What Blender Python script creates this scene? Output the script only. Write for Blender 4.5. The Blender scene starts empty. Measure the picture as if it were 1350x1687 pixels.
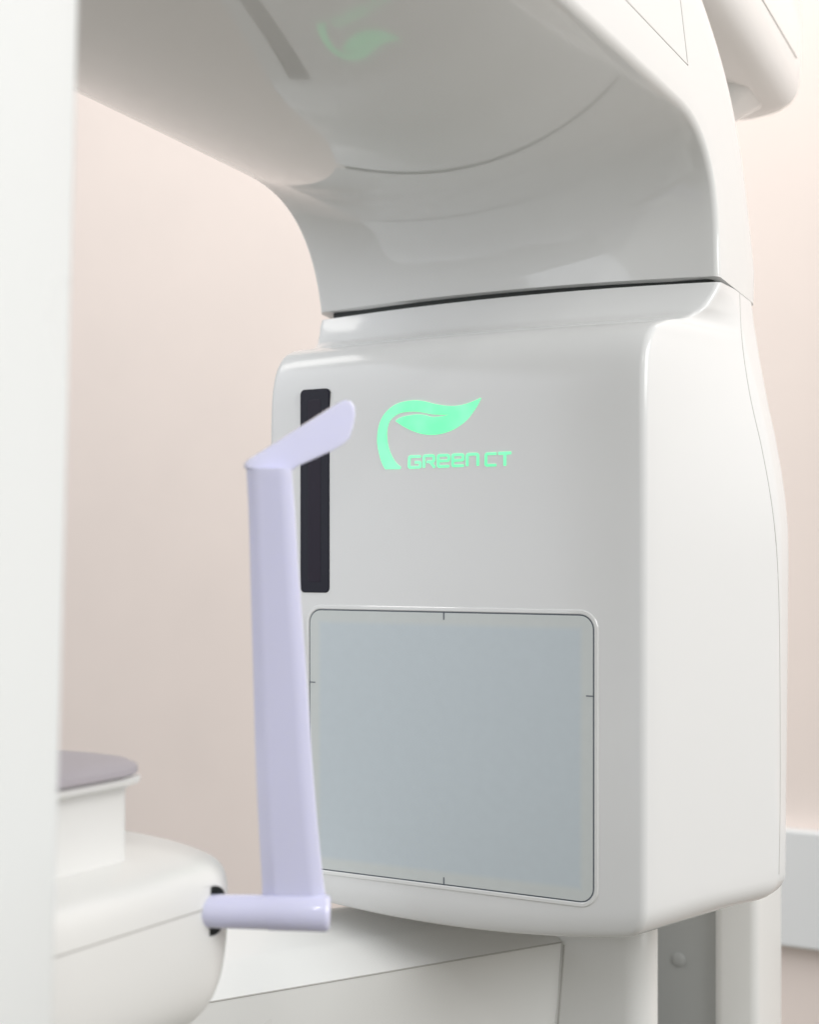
import bpy, bmesh, math
import numpy as np
from mathutils import Vector
from mathutils.bvhtree import BVHTree
from mathutils.geometry import tessellate_polygon

scene = bpy.context.scene
COL = scene.collection
Z0 = 1.30                       # eye height above the floor, metres
U0, V0, F = 675.0, 920.0, 2500.0
d = Vector((-0.51103, 0.85956, 0)); r = Vector((0.85956, 0.51103, 0)); UP = Vector((0, 0, 1))
CAM = Vector((0.37797, -0.93867, 0))

def ray(u, v): return d + r*((u-U0)/F) + UP*((V0-v)/F)
def on_y(u, v, y=0.0):
    k = ray(u, v); return CAM + k*((y-CAM.y)/k.y)
def on_depth(u, v, dep): return CAM + ray(u, v)*dep

# ------------------------------------------------------------------ materials
def mat(name, col, rough=0.3, coat=0.0, noise=0.0, bump=0.0, sss=0.0, emit=None, es=1.0, spec=0.5, scale=40, coatr=0.03):
    m = bpy.data.materials.new(name); m.use_nodes = True
    nt = m.node_tree; b = nt.nodes['Principled BSDF']
    b.inputs['Base Color'].default_value = (*col, 1)
    b.inputs['Roughness'].default_value = rough
    b.inputs['Specular IOR Level'].default_value = spec
    b.inputs['Coat Weight'].default_value = coat
    b.inputs['Coat Roughness'].default_value = coatr
    tc = nt.nodes.new('ShaderNodeTexCoord')
    if noise:
        n = nt.nodes.new('ShaderNodeTexNoise'); n.inputs['Scale'].default_value = scale*.15
        n.inputs['Detail'].default_value = 5
        nt.links.new(tc.outputs['Object'], n.inputs['Vector'])
        mr = nt.nodes.new('ShaderNodeMapRange')
        mr.inputs['To Min'].default_value = rough*(1-noise); mr.inputs['To Max'].default_value = rough*(1+noise)
        nt.links.new(n.outputs['Fac'], mr.inputs['Value']); nt.links.new(mr.outputs[0], b.inputs['Roughness'])
        mx = nt.nodes.new('ShaderNodeMix'); mx.data_type = 'RGBA'
        mx.inputs[6].default_value = (*[c*(1-.05*noise) for c in col], 1)
        mx.inputs[7].default_value = (*[min(1, c*(1+.05*noise)) for c in col], 1)
        nt.links.new(n.outputs['Fac'], mx.inputs[0]); nt.links.new(mx.outputs[2], b.inputs['Base Color'])
    if bump:
        n2 = nt.nodes.new('ShaderNodeTexNoise'); n2.inputs['Scale'].default_value = scale*10
        n2.inputs['Detail'].default_value = 3
        nt.links.new(tc.outputs['Object'], n2.inputs['Vector'])
        bp = nt.nodes.new('ShaderNodeBump'); bp.inputs['Strength'].default_value = bump
        bp.inputs['Distance'].default_value = .001
        nt.links.new(n2.outputs['Fac'], bp.inputs['Height']); nt.links.new(bp.outputs[0], b.inputs['Normal'])
    if sss:
        b.inputs['Subsurface Weight'].default_value = sss
        b.inputs['Subsurface Radius'].default_value = (1, 1, 1.2)
        b.inputs['Subsurface Scale'].default_value = .006
    if emit:
        b.inputs['Emission Color'].default_value = (*emit, 1); b.inputs['Emission Strength'].default_value = es
    return m

WHITE = mat('glossy_white_plastic', (.79, .795, .785), .07, coat=.35, noise=.25)
WHITEH = mat('glossy_white_front_cover', (.79, .795, .79), .17, coat=.2, noise=.25, coatr=.15)
WHITE2 = mat('satin_white_plastic', (.79, .79, .77), .30, noise=.3, bump=.04)
HEAD = mat('cool_white_plastic', (.80, .83, .83), .3, noise=.3)
GREYP = mat('grey_painted_metal', (.42, .43, .42), .45, noise=.3, bump=.05)
GAP = mat('shadow_gap_black', (.03, .035, .033), .7)
LINE = mat('seam_line_grey', (.48, .47, .445), .6)
LINED = mat('dark_print_line', (.10, .12, .15), .5)
BLACK = mat('black_sensor_glass', (.012, .012, .022), .2, spec=.2)
BLACK2 = mat('black_inner_sensor', (.02, .015, .028), .35, spec=.2)
MAUVE = mat('mauve_grey_rubber', (.42, .39, .42), .5, noise=.2, bump=.1)
LAV = mat('lavender_translucent_plastic', (.745, .75, 1.0), .12, coat=.5, sss=.35)
GREEN = mat('green_backlit_mark', (.05, .3, .15), .4, emit=(.20, 1.0, .46), es=.82)
_nt = GREEN.node_tree; _n = _nt.nodes.new('ShaderNodeTexNoise'); _n.inputs['Scale'].default_value = 38
_m = _nt.nodes.new('ShaderNodeMix'); _m.data_type = 'RGBA'; _m.inputs[6].default_value = (.16, .94, .40, 1); _m.inputs[7].default_value = (.28, 1.0, .52, 1)
_tc = _nt.nodes.new('ShaderNodeTexCoord'); _nt.links.new(_tc.outputs['Object'], _n.inputs['Vector'])
_r = _nt.nodes.new('ShaderNodeMapRange'); _r.inputs['From Min'].default_value = .35; _r.inputs['From Max'].default_value = .65
_nt.links.new(_n.outputs['Fac'], _r.inputs['Value']); _nt.links.new(_r.outputs[0], _m.inputs[0])
_nt.links.new(_m.outputs[2], _nt.nodes['Principled BSDF'].inputs['Emission Color'])
WALLM = mat('warm_painted_wall', (.83, .733, .678), .8, noise=.6, bump=.25, spec=.2, scale=60)
RAILM = mat('light_grey_rail', (.74, .75, .75), .5, noise=.2)

# the imaging window: milky cover with blue-grey field inside a pale margin
def window_mat(x0, x1, z0, z1):
    m = bpy.data.materials.new('blue_grey_window_cover'); m.use_nodes = True
    nt = m.node_tree; b = nt.nodes['Principled BSDF']; L = nt.links.new
    g = nt.nodes.new('ShaderNodeNewGeometry'); s = nt.nodes.new('ShaderNodeSeparateXYZ'); L(g.outputs['Position'], s.inputs[0])
    def mth(op, a, bb=None):
        n = nt.nodes.new('ShaderNodeMath'); n.operation = op
        for i, q in enumerate((a, bb)):
            if q is None: continue
            if isinstance(q, (int, float)): n.inputs[i].default_value = q
            else: L(q, n.inputs[i])
        return n.outputs[0]
    dx = mth('MINIMUM', mth('SUBTRACT', s.outputs[0], x0), mth('SUBTRACT', x1, s.outputs[0]))
    dz = mth('MINIMUM', mth('SUBTRACT', s.outputs[2], z0), mth('SUBTRACT', z1, s.outputs[2]))
    e = mth('MINIMUM', dx, dz)
    mr = nt.nodes.new('ShaderNodeMapRange'); mr.interpolation_type = 'SMOOTHSTEP'
    mr.inputs['From Min'].default_value = .0055; mr.inputs['From Max'].default_value = .0115
    L(e, mr.inputs['Value'])
    mx = nt.nodes.new('ShaderNodeMix'); mx.data_type = 'RGBA'
    mx.inputs[6].default_value = (.64, .675, .665, 1); mx.inputs[7].default_value = (.585, .65, .685, 1)
    L(mr.outputs[0], mx.inputs[0])
    n = nt.nodes.new('ShaderNodeTexNoise'); n.inputs['Scale'].default_value = 25; n.inputs['Detail'].default_value = 4
    mx2 = nt.nodes.new('ShaderNodeMix'); mx2.data_type = 'RGBA'; mx2.blend_type = 'MULTIPLY'; mx2.inputs[0].default_value = 1
    cr = nt.nodes.new('ShaderNodeMapRange'); cr.inputs['To Min'].default_value = .97; cr.inputs['To Max'].default_value = 1.03
    L(n.outputs['Fac'], cr.inputs['Value']); cb = nt.nodes.new('ShaderNodeCombineColor')
    for i in range(3): L(cr.outputs[0], cb.inputs[i])
    L(mx.outputs[2], mx2.inputs[6]); L(cb.outputs[0], mx2.inputs[7]); L(mx2.outputs[2], b.inputs['Base Color'])
    b.inputs['Roughness'].default_value = .3
    return m

# ------------------------------------------------------------------ object helpers
def thing(name, base, label, cat, group=None):
    o = bpy.data.objects.new(name, None); COL.objects.link(o); o.location = base
    o.empty_display_size = .05
    o['label'] = label; o['category'] = cat
    if group: o['group'] = group
    return o
def root_of(o):
    while o.parent: o = o.parent
    return o
def obj(name, verts, faces, m, parent=None, smooth=True, sharp=None, bevel=None):
    base = Vector(root_of(parent).location) if parent else Vector((0, 0, 0))
    me = bpy.data.meshes.new(name)
    me.from_pydata([tuple(Vector(p) + Vector((0, 0, Z0)) - base) for p in verts], [], faces)
    bm = bmesh.new(); bm.from_mesh(me)
    bmesh.ops.remove_doubles(bm, verts=bm.verts, dist=1e-6)
    bmesh.ops.recalc_face_normals(bm, faces=bm.faces)
    bm.to_mesh(me); bm.free()
    me.materials.append(m)
    if smooth:
        me.polygons.foreach_set('use_smooth', [True]*len(me.polygons))
        if sharp: me.set_sharp_from_angle(angle=math.radians(sharp))
    o = bpy.data.objects.new(name, me); COL.objects.link(o)
    if parent: o.parent = parent
    if bevel:
        bv = o.modifiers.new('bevel', 'BEVEL'); bv.width = bevel; bv.segments = 4; bv.limit_method = 'ANGLE'
        bv.angle_limit = math.radians(40); bv.harden_normals = False
    return o

def round_poly(corners, n=8, sub=None):
    """corners [(x,y,r)], counter-clockwise or clockwise; arcs of n+1 points, sub[i] extra points on edge i->i+1"""
    out = []; N = len(corners)
    arcs = []
    for i in range(N):
        P = Vector(corners[i][:2]); A = Vector(corners[i-1][:2]); B = Vector(corners[(i+1) % N][:2]); R = corners[i][2]
        a = (A-P).normalized(); b = (B-P).normalized()
        ang = a.angle(b); t = R/math.tan(ang/2)
        t = min(t, (A-P).length*.49, (B-P).length*.49); R = t*math.tan(ang/2)
        c = P + (a+b).normalized()*(R/math.sin(ang/2))
        s = P+a*t-c; e = P+b*t-c
        a0 = math.atan2(s.y, s.x); a1 = math.atan2(e.y, e.x); da = (a1-a0+math.pi) % (2*math.pi)-math.pi
        arcs.append([(c.x+R*math.cos(a0+da*k/n), c.y+R*math.sin(a0+da*k/n)) for k in range(n+1)])
    for i in range(N):
        out += arcs[i]
        m = sub[i] if sub else 0
        if m:
            p = arcs[i][-1]; q = arcs[(i+1) % N][0]
            out += [(p[0]+(q[0]-p[0])*k/(m+1), p[1]+(q[1]-p[1])*k/(m+1)) for k in range(1, m+1)]
    return out
def loft(rows, cap=True):
    n = len(rows[0]); V = [p for row in rows for p in row]; Fc = []
    for i in range(len(rows)-1):
        for j in range(n):
            k = (j+1) % n; Fc.append((i*n+j, i*n+k, (i+1)*n+k, (i+1)*n+j))
    if cap:
        for i in (0, len(rows)-1):
            c = Vector((0, 0, 0))
            for p in rows[i]: c += Vector(p)
            V.append(tuple(c/n)); ci = len(V)-1
            for j in range(n): Fc.append((i*n+j, i*n+(j+1) % n, ci))
    return V, Fc
def box(x0, x1, y0, y1, z0, z1):
    V = [(x, y, z) for x in (x0, x1) for y in (y0, y1) for z in (z0, z1)]
    return V, [(0, 1, 3, 2), (4, 6, 7, 5), (0, 4, 5, 1), (2, 3, 7, 6), (0, 2, 6, 4), (1, 5, 7, 3)]
def tube(pts, rad, n=8, caps=True):
    rows = []
    for i, p in enumerate(pts):
        p = Vector(p); t = (Vector(pts[min(i+1, len(pts)-1)]) - Vector(pts[max(i-1, 0)])).normalized()
        a = t.cross(UP); a = a.normalized() if a.length > .1 else t.cross(Vector((1, 0, 0))).normalized()
        b = t.cross(a).normalized(); rr = rad[i] if isinstance(rad, (list, tuple)) else rad
        rows.append([tuple(p + a*rr*math.cos(2*math.pi*k/n) + b*rr*math.sin(2*math.pi*k/n)) for k in range(n)])
    return loft(rows, caps)
def extrude_poly(pts, vec):
    """pts 3D polygon -> slab"""
    n = len(pts); V = [tuple(p) for p in pts] + [tuple(Vector(p)+Vector(vec)) for p in pts]
    T = tessellate_polygon([[Vector(p) for p in pts]])
    Fc = [tuple(t) for t in T] + [tuple(i+n for i in reversed(t)) for t in T]
    Fc += [(i, (i+1) % n, (i+1) % n+n, i+n) for i in range(n)]
    return V, Fc
def catmull(pts, m=8):
    P = [Vector(p) for p in pts]; P = [P[0]*2-P[1]] + P + [P[-1]*2-P[-2]]; out = []
    for i in range(1, len(P)-2):
        for k in range(m):
            t = k/m; a, b, c, e = P[i-1:i+3]
            out.append(.5*((2*b)+(c-a)*t+(2*a-5*b+4*c-e)*t*t+(3*b-a-3*c+e)*t**3))
    out.append(P[-2]); return out
def groove(name, px, target, rad, m, parent, smoothpx=True, sink=.35):
    """a seam that runs over the surface of target; found by following sight lines to the real surface"""
    base = Vector(root_of(target).location)
    bm = bmesh.new(); bm.from_mesh(target.data); bvh = BVHTree.FromBMesh(bm)
    pts2 = catmull([(u, v, 0) for u, v in px], 14) if smoothpx else [Vector((px[i][0]+(px[i+1][0]-px[i][0])*k/20, px[i][1]+(px[i+1][1]-px[i][1])*k/20, 0)) for i in range(len(px)-1) for k in range(21)]
    out = []
    off = Vector((0, 0, Z0)) - base
    for p in pts2:
        k = ray(p.x, p.y).normalized()
        loc, nor, idx, dist = bvh.ray_cast(CAM+off, k)
        if loc is None: continue
        if nor.dot(k) > 0: nor = -nor
        q = loc - off - nor*(rad*sink)
        if not out or (q-out[-1]).length > 1e-4: out.append(q)
    bm.free()
    V, Fc = tube(out, rad, 6)
    return obj(name, V, Fc, m, parent)

# ================================================================== SCANNER GANTRY
XC = -.152
gantry = thing('scanner_gantry', (XC, -.267, Z0+.45), 'glossy white C-shaped rotating scanner arm carrying the head with the glowing green leaf mark', 'scanner')

# ---- overhead arm with both necks
XL, XR, YM = -.324, .018, -.267
def sst(e0, e1, x):
    t = max(0, min(1, (x-e0)/(e1-e0))); return t*t*(3-2*t)
def zu(x, y):
    y0 = y; y = max(y, -.36)
    X = (x+.15)/.2; Y = (y+.1)/.2
    z = .2667 - .01423*Y - .00114*Y*Y + .00739*X + .00118*X*Y + .05352*X*X
    z += .46*max(0, min(y0, .02)+.08)**2*max(0, 1-abs((x-XC)/.17)**3)
    return z
SEAMZ = .2008
def inner0(x, s):
    L = sst(XR, XL, x)
    L = max(0, min(1, (XR-x)/(XR-XL)))**1.5
    w = 1-((x-XC)/.17)**2
    ye = .018-.026*L; ky = .0885-.014*L
    sl = (zu(x, ye)-zu(x, ye-.004))/.004; sl = max(-.12, min(.12, sl))
    K = (ky, zu(x, ye)+sl*(ky-ye)); S = (.095, SEAMZ+.004*w-.0012*(x-XC)/.17)
    fr = .25-.17*L
    P1 = (S[0]+(K[0]-S[0])*fr, S[1]+(K[1]-S[1])*fr); P2 = (ye, zu(x, ye))
    if s <= 1: return (S[0]+(P1[0]-S[0])*s, S[1]+(P1[1]-S[1])*s)
    if s <= 2:
        t = s-1
        return tuple((1-t)**2*P1[i]+2*t*(1-t)*K[i]+t*t*P2[i] for i in (0, 1))
    y = ye+(YM-ye)*(s-2); return (y, zu(x, y))
OT = [(0, .184, .190), (.5, .181, .215), (1, .173, .240), (1.35, .150, .297), (1.65, .117, .346), (2, .070, .386), (2.15, .025, .410), (2.4, -.06, .432), (3, -.267, .440)]
def outer(s):
    for i in range(len(OT)-1):
        if s <= OT[i+1][0]+1e-9:
            t = (s-OT[i][0])/(OT[i+1][0]-OT[i][0])
            P = [Vector(OT[max(0, min(len(OT)-1, i+k))][1:]) for k in (-1, 0, 1, 2)]
            a, b, c, e = P
            q = .5*((2*b)+(c-a)*t+(2*a-5*b+4*c-e)*t*t+(3*b-a-3*c+e)*t**3); return (q.x, q.y)
S = [0, .02, .25, .5, .75] + [1+k/14 for k in range(14)] + [2+k/60 for k in range(20)] + [2+k/18 for k in range(6, 19)]
rows = []
def arm_row(s, mir=False):
    def inner(x, s):
        y, z = inner0(x, s)
        if mir: z += (zu(x, 2*YM-y)-zu(x, y))*min(1, s)
        return (y, z)
    l = Vector(inner(XL, s)); rr = Vector(inner(XR, s)); O = Vector(outer(s))
    O = O + Vector((.005*min(1, s*2)*(1 if s < 2 else 0 if s > 2.4 else 1-(s-2)/.4), 0))
    base = (l+rr)/2; n = O-base; T = n.length; n.normalize()
    sec = round_poly([(XL, 0, .007), (XR, 0, .0045), (XR, T, .014), (XL, T, .014)], 7, [44, 3, 6, 3])
    row = []
    for x, b in sec:
        f = (x-XL)/(XR-XL); E = l+(rr-l)*f; D = Vector(inner(x, s))-E
        w = max(0, 1-b/T); p = E + n*b + D*w*w + (base-E)*(1-w)
        y = p.x if not mir else 2*YM-p.x
        row.append((x, y, p.y))
    return row
rows = [arm_row(s) for s in S] + [arm_row(s, True) for s in reversed(S[:-1])]
V, Fc = loft(rows)
arm = obj('overhead_arm', V, Fc, WHITE, gantry, sharp=60)

groove('panel_seam', [(1020, -12), (1134, 108), (1120, -12)], arm, .0005, LINE, arm, smoothpx=False)

# ---- imaging head under the rear neck
PF = [(-.262, 0), (-.2, 0), (-.1, 0), (0, 0), (.08, 0), (.105, .0001), (.122, .0010), (.136, .0038), (.1465, .0090), (.1550, .0175), (.1600, .0290), (.1630, .0420), (.1652, .0550), (.1680, .0665), (.1725, .0765), (.1790, .0840), (.1870, .0902), (.194, .0945), (.1955, .0955)]
pp = catmull([(a, b, 0) for a, b in PF], 4)
def interp(z, T):
    return float(np.interp(z, [t[0] for t in T], [t[1] for t in T]))
HR = [(-.262, .2), (0, .2025), (.03, .202), (.06, .198), (.09, .1925), (.12, .1855), (.15, .178), (.175, .1725), (.2, .169)]
HF = [(-.262, .152), (.15, .152), (.161, .1532), (.168, .158), (.176, .1645), (.19, .170), (.2, .1712)]
def sect(z, yf, iF=0, iS=0, yr=.133):
    hf = interp(z, HF)-iS*.8; hr = interp(z, HR)-iS; yf = yf+iF
    yr = max(yr, yf+.03)
    e2 = .012*sst(.10, .19, z)
    rf = .0062-.0015*sst(.165, .19, z)
    C = [(XC-hf, yf, rf), (XC+hf, yf, rf), (XC+hr, yr, .03), (XC+hr-.0005, .158+e2, .012), (XC+hr-.035+e2, .188+e2, .03), (XC-hr+.035-e2, .188+e2, .03), (XC-hr+.0005, .158+e2, .012), (XC-hr, yr, .03)]
    return round_poly(C, 6, [24, 8, 0, 2, 6, 2, 0, 8])
rows = []
RB = .020; ZB = -.262
fil = [(ZB+RB*(1-math.sin(a)), RB*(1-math.cos(a))) for a in [math.pi/2*k/8 for k in range(9)]]  # z, inset
for z, ins in reversed(fil):
    iF = ins*.35; rows.append([(x, y, z) for x, y in sect(z, 0, iF, ins)])
for p in pp:
    if p.x > ZB+RB+.002: rows.append([(x, y, p.x) for x, y in sect(p.x, p.y)])
def bow(p):
    w = max(0, min(1, (-.12-p[2])/.14)); h = ((p[0]-XC)/.152)**2
    t = max(0, min(1, (p[2]-.12)/.075))
    return (p[0], p[1], p[2]+w*(.011*min(h, 1.3))+.004*(1-((p[0]-XC)/.17)**2)*t*t*(3-2*t))
rows = [[bow(p) for p in row] for row in rows]
V, Fc = loft(rows)
head = obj('imaging_head', V, Fc, WHITE, gantry, sharp=50)
head.data.materials[0] = WHITEH
# black filler standing in for the shade in the gap between head and neck
g0 = [(x, y, .193) for x, y in round_poly([(XC-.163, .1, .006), (XC+.163, .1, .006), (XC+.163, .176, .02), (XC-.163, .176, .02)], 5)]
g1 = [(x, y, .206) for x, y, z in g0]
V, Fc = loft([g0, g1]); obj('joint_gap_shade', V, Fc, GAP, head, smooth=False)
groove('shell_seam', [(1219, 476), (1223, 560), (1236, 650), (1256, 740), (1272, 830), (1281, 920), (1285, 1050), (1286, 1300), (1284, 1440)], head, .0004, LINE, head)

# ---- black sensor strip
x0, x1, z0, z1 = -.2755, -.2492, -.0255, .1265
def rrect(x0, x1, z0, z1, R, n=8): return round_poly([(x0, z0, R), (x1, z0, R), (x1, z1, R), (x0, z1, R)], n)
def plate(x0, x1, z0, z1, R, ya, yb, ch=.0006):
    rows = [[(x, ya, z) for x, z in rrect(x0, x1, z0, z1, R)], [(x, yb+ch, z) for x, z in rrect(x0, x1, z0, z1, R)],
            [(x, yb, z) for x, z in rrect(x0+ch, x1-ch, z0+ch, z1-ch, R-ch)]]
    return loft(rows)
V, Fc = plate(x0, x1, z0, z1, .0038, .004, -.0008)
strip = obj('sensor_window', V, Fc, BLACK, head, sharp=30)
V, Fc = plate(x0+.0075, x1-.0075, z0+.008, z1-.008, .002, .003, -.0010, .0001)
obj('sensor_strip', V, Fc, BLACK2, strip, sharp=30)

# ---- imaging window with bezel, dark outline and tick marks
wx0, wx1, wz0, wz1 = -.2705, -.0325, -.2350, -.0345
def ring(x0, x1, z0, z1, R, w, ya, yb, ch):
    A = lambda i, y: [(x, y, z) for x, z in rrect(x0+i, x1-i, z0+i, z1-i, R-i)]
    rows = [A(0, ya), A(0, yb+ch), A(ch, yb), A(w-ch, yb), A(w, yb+ch), A(w, ya)]
    return loft(rows, False)
V, Fc = ring(wx0, wx1, wz0, wz1, .0135, .0032, .002, -.0008, .0006)
bez = obj('window_bezel', V, Fc, WHITE, head, sharp=40)
V, Fc = ring(wx0+.0032, wx1-.0032, wz0+.0032, wz1-.0032, .0103, .0009, .002, -.00025, .0001)
obj('window_outline', V, Fc, LINED, head, sharp=40)
px0, px1, pz0, pz1 = wx0+.0041, wx1-.0041, wz0+.0041, wz1-.0041
V, Fc = plate(px0, px1, pz0, pz1, .0094, .002, -.0006, .0002)
win = obj('imaging_window', V, Fc, window_mat(px0, px1, pz0+Z0, pz1+Z0), head, sharp=30)
for (a, b, c, e) in [(-.1517, -.1510, pz1-.0048, pz1), (-.1517, -.1510, pz0, pz0+.0048), (px1-.0048, px1, -.0927, -.0920), (px0, px0+.0048, -.0927, -.0920)]:
    V, Fc = box(a, b, -.0009, -.0002, c, e); obj('tick_mark', V, Fc, LINED, head, smooth=False)

# ---- glowing leaf and lettering
def zp(x, y): return (600+x/5, 630+y/5)
LEAF = [(175,715),(150,670),(125,590),(109,500),(112,420),(128,340),(165,265),(225,205),(300,167),(400,150),(490,156),(580,178),(680,194),(770,193),(850,175),(910,152),(962,128),
        (935,185),(900,240),(850,305),(790,355),(720,395),(640,422),(560,432),(480,425),(400,400),(320,360),(258,318),
        (300,290),(360,275),(430,265),(500,270),(560,285),(640,280),(705,266),(640,266),(560,262),(500,250),(430,240),(350,242),(290,255),(240,285),(205,330),(188,400),(190,480),(205,550),(235,620),(270,670),(302,695),(298,714)]
def smooth_closed(P, keep):
    out = []; runs = []; n = len(P); ks = sorted(keep)
    for a, b in zip(ks, ks[1:]+[ks[0]+n]):
        seg = [P[i % n] for i in range(a, b+1)]
        c = catmull([(x, y, 0) for x, y in seg], 5) if len(seg) > 2 else [Vector((*p, 0)) for p in seg]
        out += [(q.x, q.y) for q in c[:-1]]
    return out
lp = smooth_closed(LEAF, [0, 16, 27, 34, 48, 49])
L3 = [on_y(*zp(x, y), -.0004) for x, y in lp]
V, Fc = extrude_poly(L3, (0, .002, 0)); obj('leaf_mark', V, Fc, GREEN, head, smooth=False)
def stroke(P, w, rad=12):
    pts = [Vector(P[0])]
    for i in range(1, len(P)-1):
        a, b, c = map(Vector, P[i-1:i+2]); R = min(rad, (a-b).length*.45, (c-b).length*.45)
        s = b+(a-b).normalized()*R; e = b+(c-b).normalized()*R
        pts += [(1-t)**2*s+2*t*(1-t)*b+t*t*e for t in [k/5 for k in range(6)]]
    pts.append(Vector(P[-1])); Lf = []; Rt = []
    for i, p in enumerate(pts):
        t = (pts[min(i+1, len(pts)-1)]-pts[max(i-1, 0)]).normalized(); n = Vector((-t.y, t.x))*w/2
        Lf.append(p+n); Rt.append(p-n)
    return Lf, Rt
LETTERS = [
  ([[(468,609),(374,612),(370,702),(464,698),(464,657),(418,659)]], 20),
  ([[(493,702),(493,606),(574,602),(574,652),(515,655)], [(545,655),(582,702)]], 20),
  ([[(618,648),(698,645),(698,599),(610,602),(610,694),(702,690)]], 20),
  ([[(738,643),(816,640),(816,594),(730,597),(730,689),(822,685)]], 20),
  ([[(850,690),(850,593),(937,590),(937,686)]], 21),
  ([[(1092,586),(1005,589),(1003,684),(1090,681)]], 20),
  ([[(1106,585),(1214,581)], [(1160,584),(1160,686)]], 23)]
tv = []; tf = []
for strokes, w in LETTERS:
    for si, P in enumerate(strokes):
        Lf, Rt = stroke(P, w)
        yy = -.0004 - .00005*si; b = len(tv)
        for a, c in zip(Lf, Rt):
            for q in (a, c):
                tv.append(tuple(on_y(*zp(q.x, q.y), yy))); tv.append(tuple(on_y(*zp(q.x, q.y), .0015)))
        for i in range(len(Lf)-1):
            k = b+i*4; m = k+4
            tf += [(k, k+2, m+2, m), (k, m, m+1, k+1), (k+2, k+3, m+3, m+2)]
        e = b+(len(Lf)-1)*4; tf += [(b, b+1, b+3, b+2), (e, e+2, e+3, e+1)]
obj('lettering', tv, tf, GREEN, head, smooth=False)

# ---- opposite head in the foreground
rows = []
def fsec(z, ins=0):
    xe = .0030 + (z-.2)*.034; f = XC*2-xe
    return round_poly([(xe-ins, -.534-ins, .010), (f+ins, -.534-ins, .010), (f-.03+ins, -.64, .03), (f-.01+ins, -.72+ins, .03), (xe+.01-ins, -.72+ins, .03), (xe+.03-ins, -.64, .03)], 6)
for a in range(7):
    t = math.pi/2*a/6; rows.append([(x, y, -.262+.02*(1-math.sin(t))) for x, y in fsec(-.262, .02*(1-math.cos(t)))][::1])
for z in [-.2, -.1, 0, .1, .2, .27]: rows.append([(x, y, z) for x, y in fsec(z)])
for a in range(7):
    t = math.pi/2*a/6; rows.append([(x, y, .275+.05*math.sin(t)) for x, y in fsec(.27, .05*(1-math.cos(t)))])
V, Fc = loft(rows); fh = obj('detector_head', V, Fc, HEAD, gantry, sharp=60)
fh['label'] = 'blurred white head panel at the left edge, nearest the camera'

# ================================================================== PATIENT SUPPORT
sup = thing('patient_support', (-.2, -.2, Z0-.30), 'white chin rest housing with grey pad, carried on a long beam under the imaging head', 'chin rest')
# beam
Ad = Vector((.455, .890, 0)).normalized(); Nf = Vector((.890, -.455, 0)).normalized()
A = Vector((-.265, -.126, 0)) - Ad*.10; BL = .303+.10
def beam_sec(s):
    b = A + Ad*s
    sec = round_poly([(-.03, -.60, .002), (-.004, -.335, .03), (0, -.30, .0006), (-.030, -.283, .03), (-.085, -.270, .04), (-.125, -.285, .03), (-.18, -.60, .002)], 5, [0, 0, 4, 4, 4, 0, 0])
    return [tuple(b + Nf*p[0] + UP*p[1]) for p in sec]
V, Fc = loft([beam_sec(BL*k/12) for k in range(13)]); beam = obj('beam', V, Fc, WHITE2, sup, sharp=35)
V, Fc = tube([A + Ad*(BL*k/10) + UP*(-.3004) + Nf*.0000 for k in range(11)], .0006, 6); obj('beam_seam', V, Fc, LINE, beam)
# carriage that carries the beam on the column
rows = []
for z in (-.60, -.50, -.40, -.32, -.285, -.28):
    i = .004 if z > -.283 else 0
    rows.append([(x, y, z) for x, y in round_poly([(-.150, .146+i, .012), (-.047+.0*z-i, .146+i, .028), (-.070-i, .20, .02), (-.100, .27, .01), (-.150, .27, .01)], 8, [6, 2, 0, 0, 0])])
V, Fc = loft(rows); car = obj('carriage', V, Fc, WHITE2, sup, sharp=50)
ps = on_y(930, 1556, .1458); pe = on_y(918, 1700, .1458)
groove('carriage_seam', [(930, 1556), (926, 1610), (919, 1700)], car, .0007, LINE, car)

# housing with rounded far corner
HZ = [(-.258, .054), (-.2574, .041), (-.2552, .0295), (-.2508, .0195), (-.2445, .0120), (-.2355, .0064), (-.2245, .0030), (-.210, .0010), (-.196, .0002), (-.186, 0), (-.176, .0003), (-.1695, .0016), (-.1650, .0045), (-.1620, .0090), (-.1595, .016), (-.1570, .026), (-.1550, .038), (-.1535, .05)]
HP = catmull([(a, b, 0) for a, b in HZ], 3)
rows = [[(x, y, p.x) for x, y in round_poly([(-.32+p.y, -.525+p.y*.3, .03), (-.1195-p.y, -.525+p.y*.3, .02), (-.1195-p.y, -.272-p.y*(.25 if p.x > -.19 else .7), .030), (-.32+p.y, -.272-p.y*(.25 if p.x > -.19 else .7), .03)], 10, [4, 12, 6, 4])] for p in HP]
V, Fc = loft(rows)
hous = obj('chin_rest_housing', V, Fc, WHITE2, sup, sharp=60)
# the hole the rod comes out of
RD = on_depth(545, 1504, .80); RS = on_depth(347, 1500.5, .80); ax = (RD-RS).normalized()
V, Fc = tube([RS-ax*.0, RS+ax*.040], .0130, 32); cut = obj('cutter', V, Fc, GAP)
cut.location = -Vector((0, 0, Z0)) + Vector((0, 0, Z0))
hous.data.materials.append(GAP)
for mtx in (1,): 
    bo = hous.modifiers.new('hole', 'BOOLEAN'); bo.operation = 'DIFFERENCE'; bo.object = cut; bo.solver = 'EXACT'
    bo.material_mode = 'TRANSFER'
bpy.context.view_layer.update()
me = bpy.data.meshes.new_from_object(hous.evaluated_get(bpy.context.evaluated_depsgraph_get()))
hous.modifiers.clear(); hous.data = me; bpy.data.objects.remove(cut)
groove('housing_seam', [(60, 1586), (95, 1575), (220, 1535), (343, 1496)], hous, .00055, LINE, hous)

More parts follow.
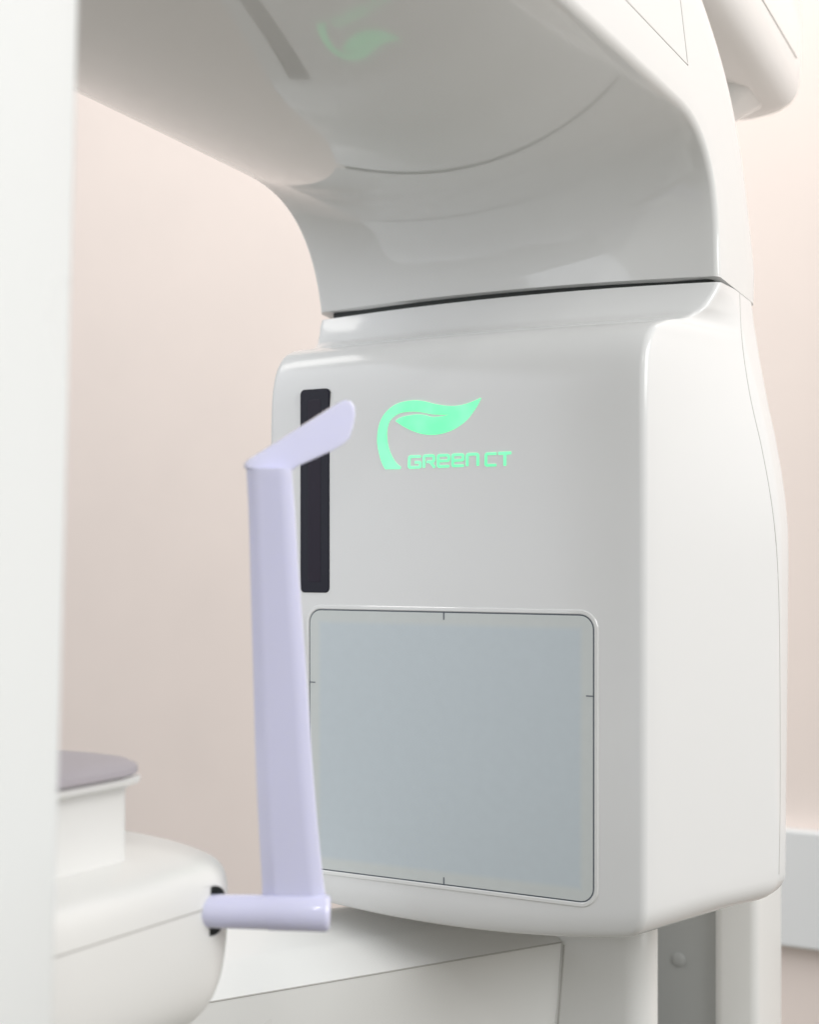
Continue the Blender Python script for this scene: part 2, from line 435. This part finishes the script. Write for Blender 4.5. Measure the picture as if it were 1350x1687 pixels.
# chin pedestal and pad
def ped(z, g): return [(x, y, z) for x, y in round_poly([(-.262-g, -.46-g, .02), (-.150+g, -.46-g, .02), (-.150+g, -.332+g*.7, .010+g), (-.262-g, -.339+g*.7, .02)], 8)]
rows = [ped(-.175, .001), ped(-.150, 0), ped(-.121, 0), ped(-.119, .001), ped(-.117, .004), ped(-.1155, .0095), ped(-.113, .0105), ped(-.1125, .010)]
V, Fc = loft(rows); pd = obj('chin_pedestal', V, Fc, WHITE2, sup, sharp=50)
def pad(z, g): return [(x, y, z+.12*max(0, -.40-y)*0) for x, y in round_poly([(-.262-g, -.46-g, .03), (-.150+g, -.46-g, .03), (-.150+g, -.332+g, .035), (-.262-g, -.339+g, .03)], 10)]
rows = [pad(-.1124, .008), pad(-.110, .0125), pad(-.107, .0125), pad(-.1045, .009), pad(-.1032, .003), pad(-.1025, -.01), pad(-.1025, -.03)]
V, Fc = loft(rows); obj('chin_pad', V, Fc, MAUVE, pd, sharp=50)

tmp = thing('temple_support', RD + UP*Z0, 'pale lavender translucent upright blade with bent tip, on a short rod from the housing', 'temple support')
# lavender blade, bent flap and rod
DB = .80
Ledge = [(405, 772), (409, 850), (412, 960), (416, 1100), (420, 1250), (426, 1380), (431, 1466), (428, 1484)]
Redge = [(481, 772), (487, 850), (494, 960), (505, 1100), (515, 1250), (526, 1380), (536, 1466), (542, 1484)]
Lp = catmull([(a, b, 0) for a, b in Ledge], 5); Rp = catmull([(a, b, 0) for a, b in Redge], 5)
rows = []
for a, b in zip(Lp, Rp):
    dd = DB - .02*(1484-a.y)/712
    P = on_depth(a.x, a.y, dd); Q = on_depth(b.x, b.y, dd); W = Q-P; w = W.length
    sec = round_poly([(0, .0005, .0012), (w*.22, -.0016, .012), (w*.80, -.0019, .012), (w, .0005, .0016), (w*.97, .0045, .001), (w*.5, .0030, .02), (w*.03, .0045, .001)], 6)
    Wn = W.normalized()
    rows.append([tuple(P + Wn*x + d*y) for x, y in sec])
V, Fc = loft(rows)
blade = obj('temple_blade', V, Fc, LAV, tmp, sharp=60)
flap = [(404, 772), (404, 764), (409, 757), (430, 744), (480, 712), (530, 681), (556, 664), (568, 659), (577, 661), (583, 670), (584, 684), (581, 704), (575, 722), (566, 732), (548, 742), (520, 755), (490, 768), (478, 777), (440, 779)]
fp = []
for u, v in flap:
    fp.append(on_depth(u, v, DB - .02 + .02*(u-404)/180))
fn = (fp[7]-fp[1]).cross(fp[15]-fp[1]).normalized()
if fn.dot(d) < 0: fn = -fn
V, Fc = extrude_poly([p-fn*.0025 for p in fp], fn*.0062)
obj('temple_flap', V, Fc, LAV, tmp, bevel=.0022, sharp=50)
rp = [RS - ax*.012, RS + ax*.02]
prof = [(-.012, .0086), (.030, .0088), (.045, .0092), ]
tot = (RD-RS).length
pts = [RS+ax*t for t in (-.004, .02, .03, tot*.5, tot-.003, tot-.0012, tot-.0003, tot)]
rr = [.0088, .0090, .0092, .0095, .0098, .0094, .0084, .0065]
V, Fc = tube(pts, rr, 40); obj('support_rod', V, Fc, LAV, tmp, sharp=70)

# ================================================================== COLUMN BEHIND
colm = thing('scanner_column', (-.15, .40, 0), 'white and grey upright column behind the imaging head, with an overhead bracket at the top right', 'column')
V, Fc = box(-.20, -.058, .318, .40, -1.29, -.06); obj('rail_channel', V, Fc, GREYP, colm, smooth=False, bevel=.003)
sc = on_y(1118, 1581, .316)
rows = []
for q, yy in ((.0060, .319), (.0060, .3170), (.0053, .3166), (.0015, .3166)):
    rows.append([(sc.x+q*math.cos(t*math.pi/12), yy, sc.z+q*math.sin(t*math.pi/12)) for t in range(24)])
V, Fc = loft(rows); obj('screw_cap', V, Fc, GREYP, colm, sharp=40)
rows = [[(x, y, z) for x, y in round_poly([(-.062, .308, .010), (-.022, .308, .008), (-.0235, .384, .008), (-.062, .384, .004)], 6)] for z in (-1.29, -.6, -.3, -.06)]
V, Fc = loft(rows); obj('side_post', V, Fc, WHITE2, colm, sharp=50)
rows = [[(x, y, z) for x, y in round_poly([(-.24, .32, .02), (-.13, .32, .02), (-.13, .43, .02), (-.24, .43, .02)], 6)] for z in (-.2, .2, .35, .5)]
V, Fc = loft(rows); obj('inner_post', V, Fc, WHITE2, colm, sharp=50)

# overhead bracket: underside z=.45, right side follows its own direction
E1 = on_depth(1319, 122, 1.40); E2 = on_depth(1250, 0, 1.223)
bd = Vector((E2.x-E1.x, E2.y-E1.y, 0)).normalized(); bn = Vector((-bd.y, bd.x, 0))
if bn.x > 0: bn = -bn            # points left, into the bracket
zb = .452
def bp(a, b, z): return tuple(Vector((E1.x, E1.y, 0)) + bd*a + bn*b + UP*z)
rows = []
for z, i in ((zb-.036, .030), (zb-.0354, .022), (zb-.033, .014), (zb-.028, .0075), (zb-.020, .003), (zb-.009, .0006), (zb+.003, 0), (zb+.12, 0), (zb+.13, .01)):
    rows.append([bp(x, y, z) for x, y in round_poly([(-.035+i*.6, 0+i, .032), (.60, 0+i, .01), (.60, .26-i, .01), (-.035+i*.6, .26-i, .05)], 10, [6, 0, 0, 0])])
V, Fc = loft(rows); brk = obj('overhead_bracket', V, Fc, WHITE, colm, sharp=60)
pts = [bp(.02+.05*k, -.0002, zb+.0035) for k in range(11)]
V, Fc = tube(pts, .0005, 6); obj('bracket_seam', V, Fc, LINE, brk)
# flared neck under the bracket, sweeping down to the post
rows = []
for k in range(22):
    dr = [0, .002, .004, .007, .010, .014, .018, .022, .027, .032, .038, .044, .050, .056, .062, .068, .075, .09, .11, .14, .17, .2][k]
    q = math.sin(min(1, dr/.07)*math.pi/2)
    rows.append([bp(x, y, zb-.0355-dr) for x, y in round_poly([(-.004+.045*q, .030+.065*q, .03), (.110-.03*q, .030+.06*q, .04), (.110-.03*q, .20, .03), (-.004+.045*q, .20, .03)], 8)])
V, Fc = loft(rows); obj('bracket_neck', V, Fc, WHITE, brk, sharp=60)

# ================================================================== WALL
V, Fc = box(-4.5, 3.5, .95, 1.05, -1.30, 1.5)
w = obj('wall', V, Fc, WALLM, None, smooth=False); w['kind'] = 'structure'
a = on_y(1290, 1381, .90); b = on_y(1290, 1573, .90)
V, Fc = box(-.33, 1.2, .925, .9495, on_y(1345, 1580, .885).z, on_y(1345, 1382, .885).z)
t = obj('wall_trunking', V, Fc, RAILM, None, bevel=.003, sharp=40)
t['label'] = 'light grey rectangular trunking on the wall at the lower right edge'; t['category'] = 'wall trunking'

# ================================================================== LIGHT
def area(name, loc, target, sx, sy, power, col):
    l = bpy.data.lights.new(name, 'AREA'); l.shape = 'RECTANGLE'; l.size = sx; l.size_y = sy; l.energy = power; l.color = col
    o = bpy.data.objects.new(name, l); COL.objects.link(o); o.location = Vector(loc)+Vector((0, 0, Z0))
    o.rotation_euler = (Vector(target)-Vector(loc)).to_track_quat('-Z', 'Y').to_euler()
    return o
area('ceiling_lamp_right', (2.1, -.35, 1.1), (-.1, -.1, 0), 1.6, 1.4, 36, (1, 1, 1))
area('ceiling_lamp_left', (-1.5, -1.9, 1.0), (-.2, .1, 0), 3.4, 2.6, 31, (.90, .93, 1))
area('ceiling_lamp_wall', (-.4, .25, 1.4), (-.8, .95, .3), 2.5, .5, 12, (1, .98, .95))

area('ceiling_downlight', (.9, -1.5, 1.3), (-.1, -.2, -.1), .10, .10, 1.6, (1, .99, .97))

world = bpy.data.worlds.new('World'); scene.world = world; world.use_nodes = True
bg = world.node_tree.nodes['Background']; bg.inputs[1].default_value = .33
wn = world.node_tree; tcw = wn.nodes.new('ShaderNodeTexCoord'); spw = wn.nodes.new('ShaderNodeSeparateXYZ')
wn.links.new(tcw.outputs['Generated'], spw.inputs[0])
rw = wn.nodes.new('ShaderNodeValToRGB'); mw = wn.nodes.new('ShaderNodeMapRange'); mw.inputs['From Min'].default_value = -1
wn.links.new(spw.outputs[2], mw.inputs['Value']); wn.links.new(mw.outputs[0], rw.inputs[0]); wn.links.new(rw.outputs[0], bg.inputs[0])
rw.color_ramp.elements[0].position = .25; rw.color_ramp.elements[0].color = (.60, .565, .48, 1)     # warm bounce off the floor
rw.color_ramp.elements[1].position = .62; rw.color_ramp.elements[1].color = (.98, 1, 1, 1)

# ================================================================== CAMERA
cd = bpy.data.cameras.new('camera'); co = bpy.data.objects.new('camera', cd); COL.objects.link(co)
co.location = CAM + Vector((0, 0, Z0)); co.rotation_euler = d.to_track_quat('-Z', 'Y').to_euler()
cd.sensor_fit = 'HORIZONTAL'; cd.sensor_width = 36; cd.lens = 36*F/1350
cd.shift_y = (V0-843.5)/1350
cd.clip_start = .02; cd.clip_end = 50
cd.dof.use_dof = True; cd.dof.focus_distance = 1.05; cd.dof.aperture_fstop = 8.0
scene.camera = co
scene.view_settings.view_transform = 'Standard'; scene.view_settings.look = 'None'
scene.view_settings.exposure = .33; scene.view_settings.gamma = 1
scene.render.engine = 'CYCLES'
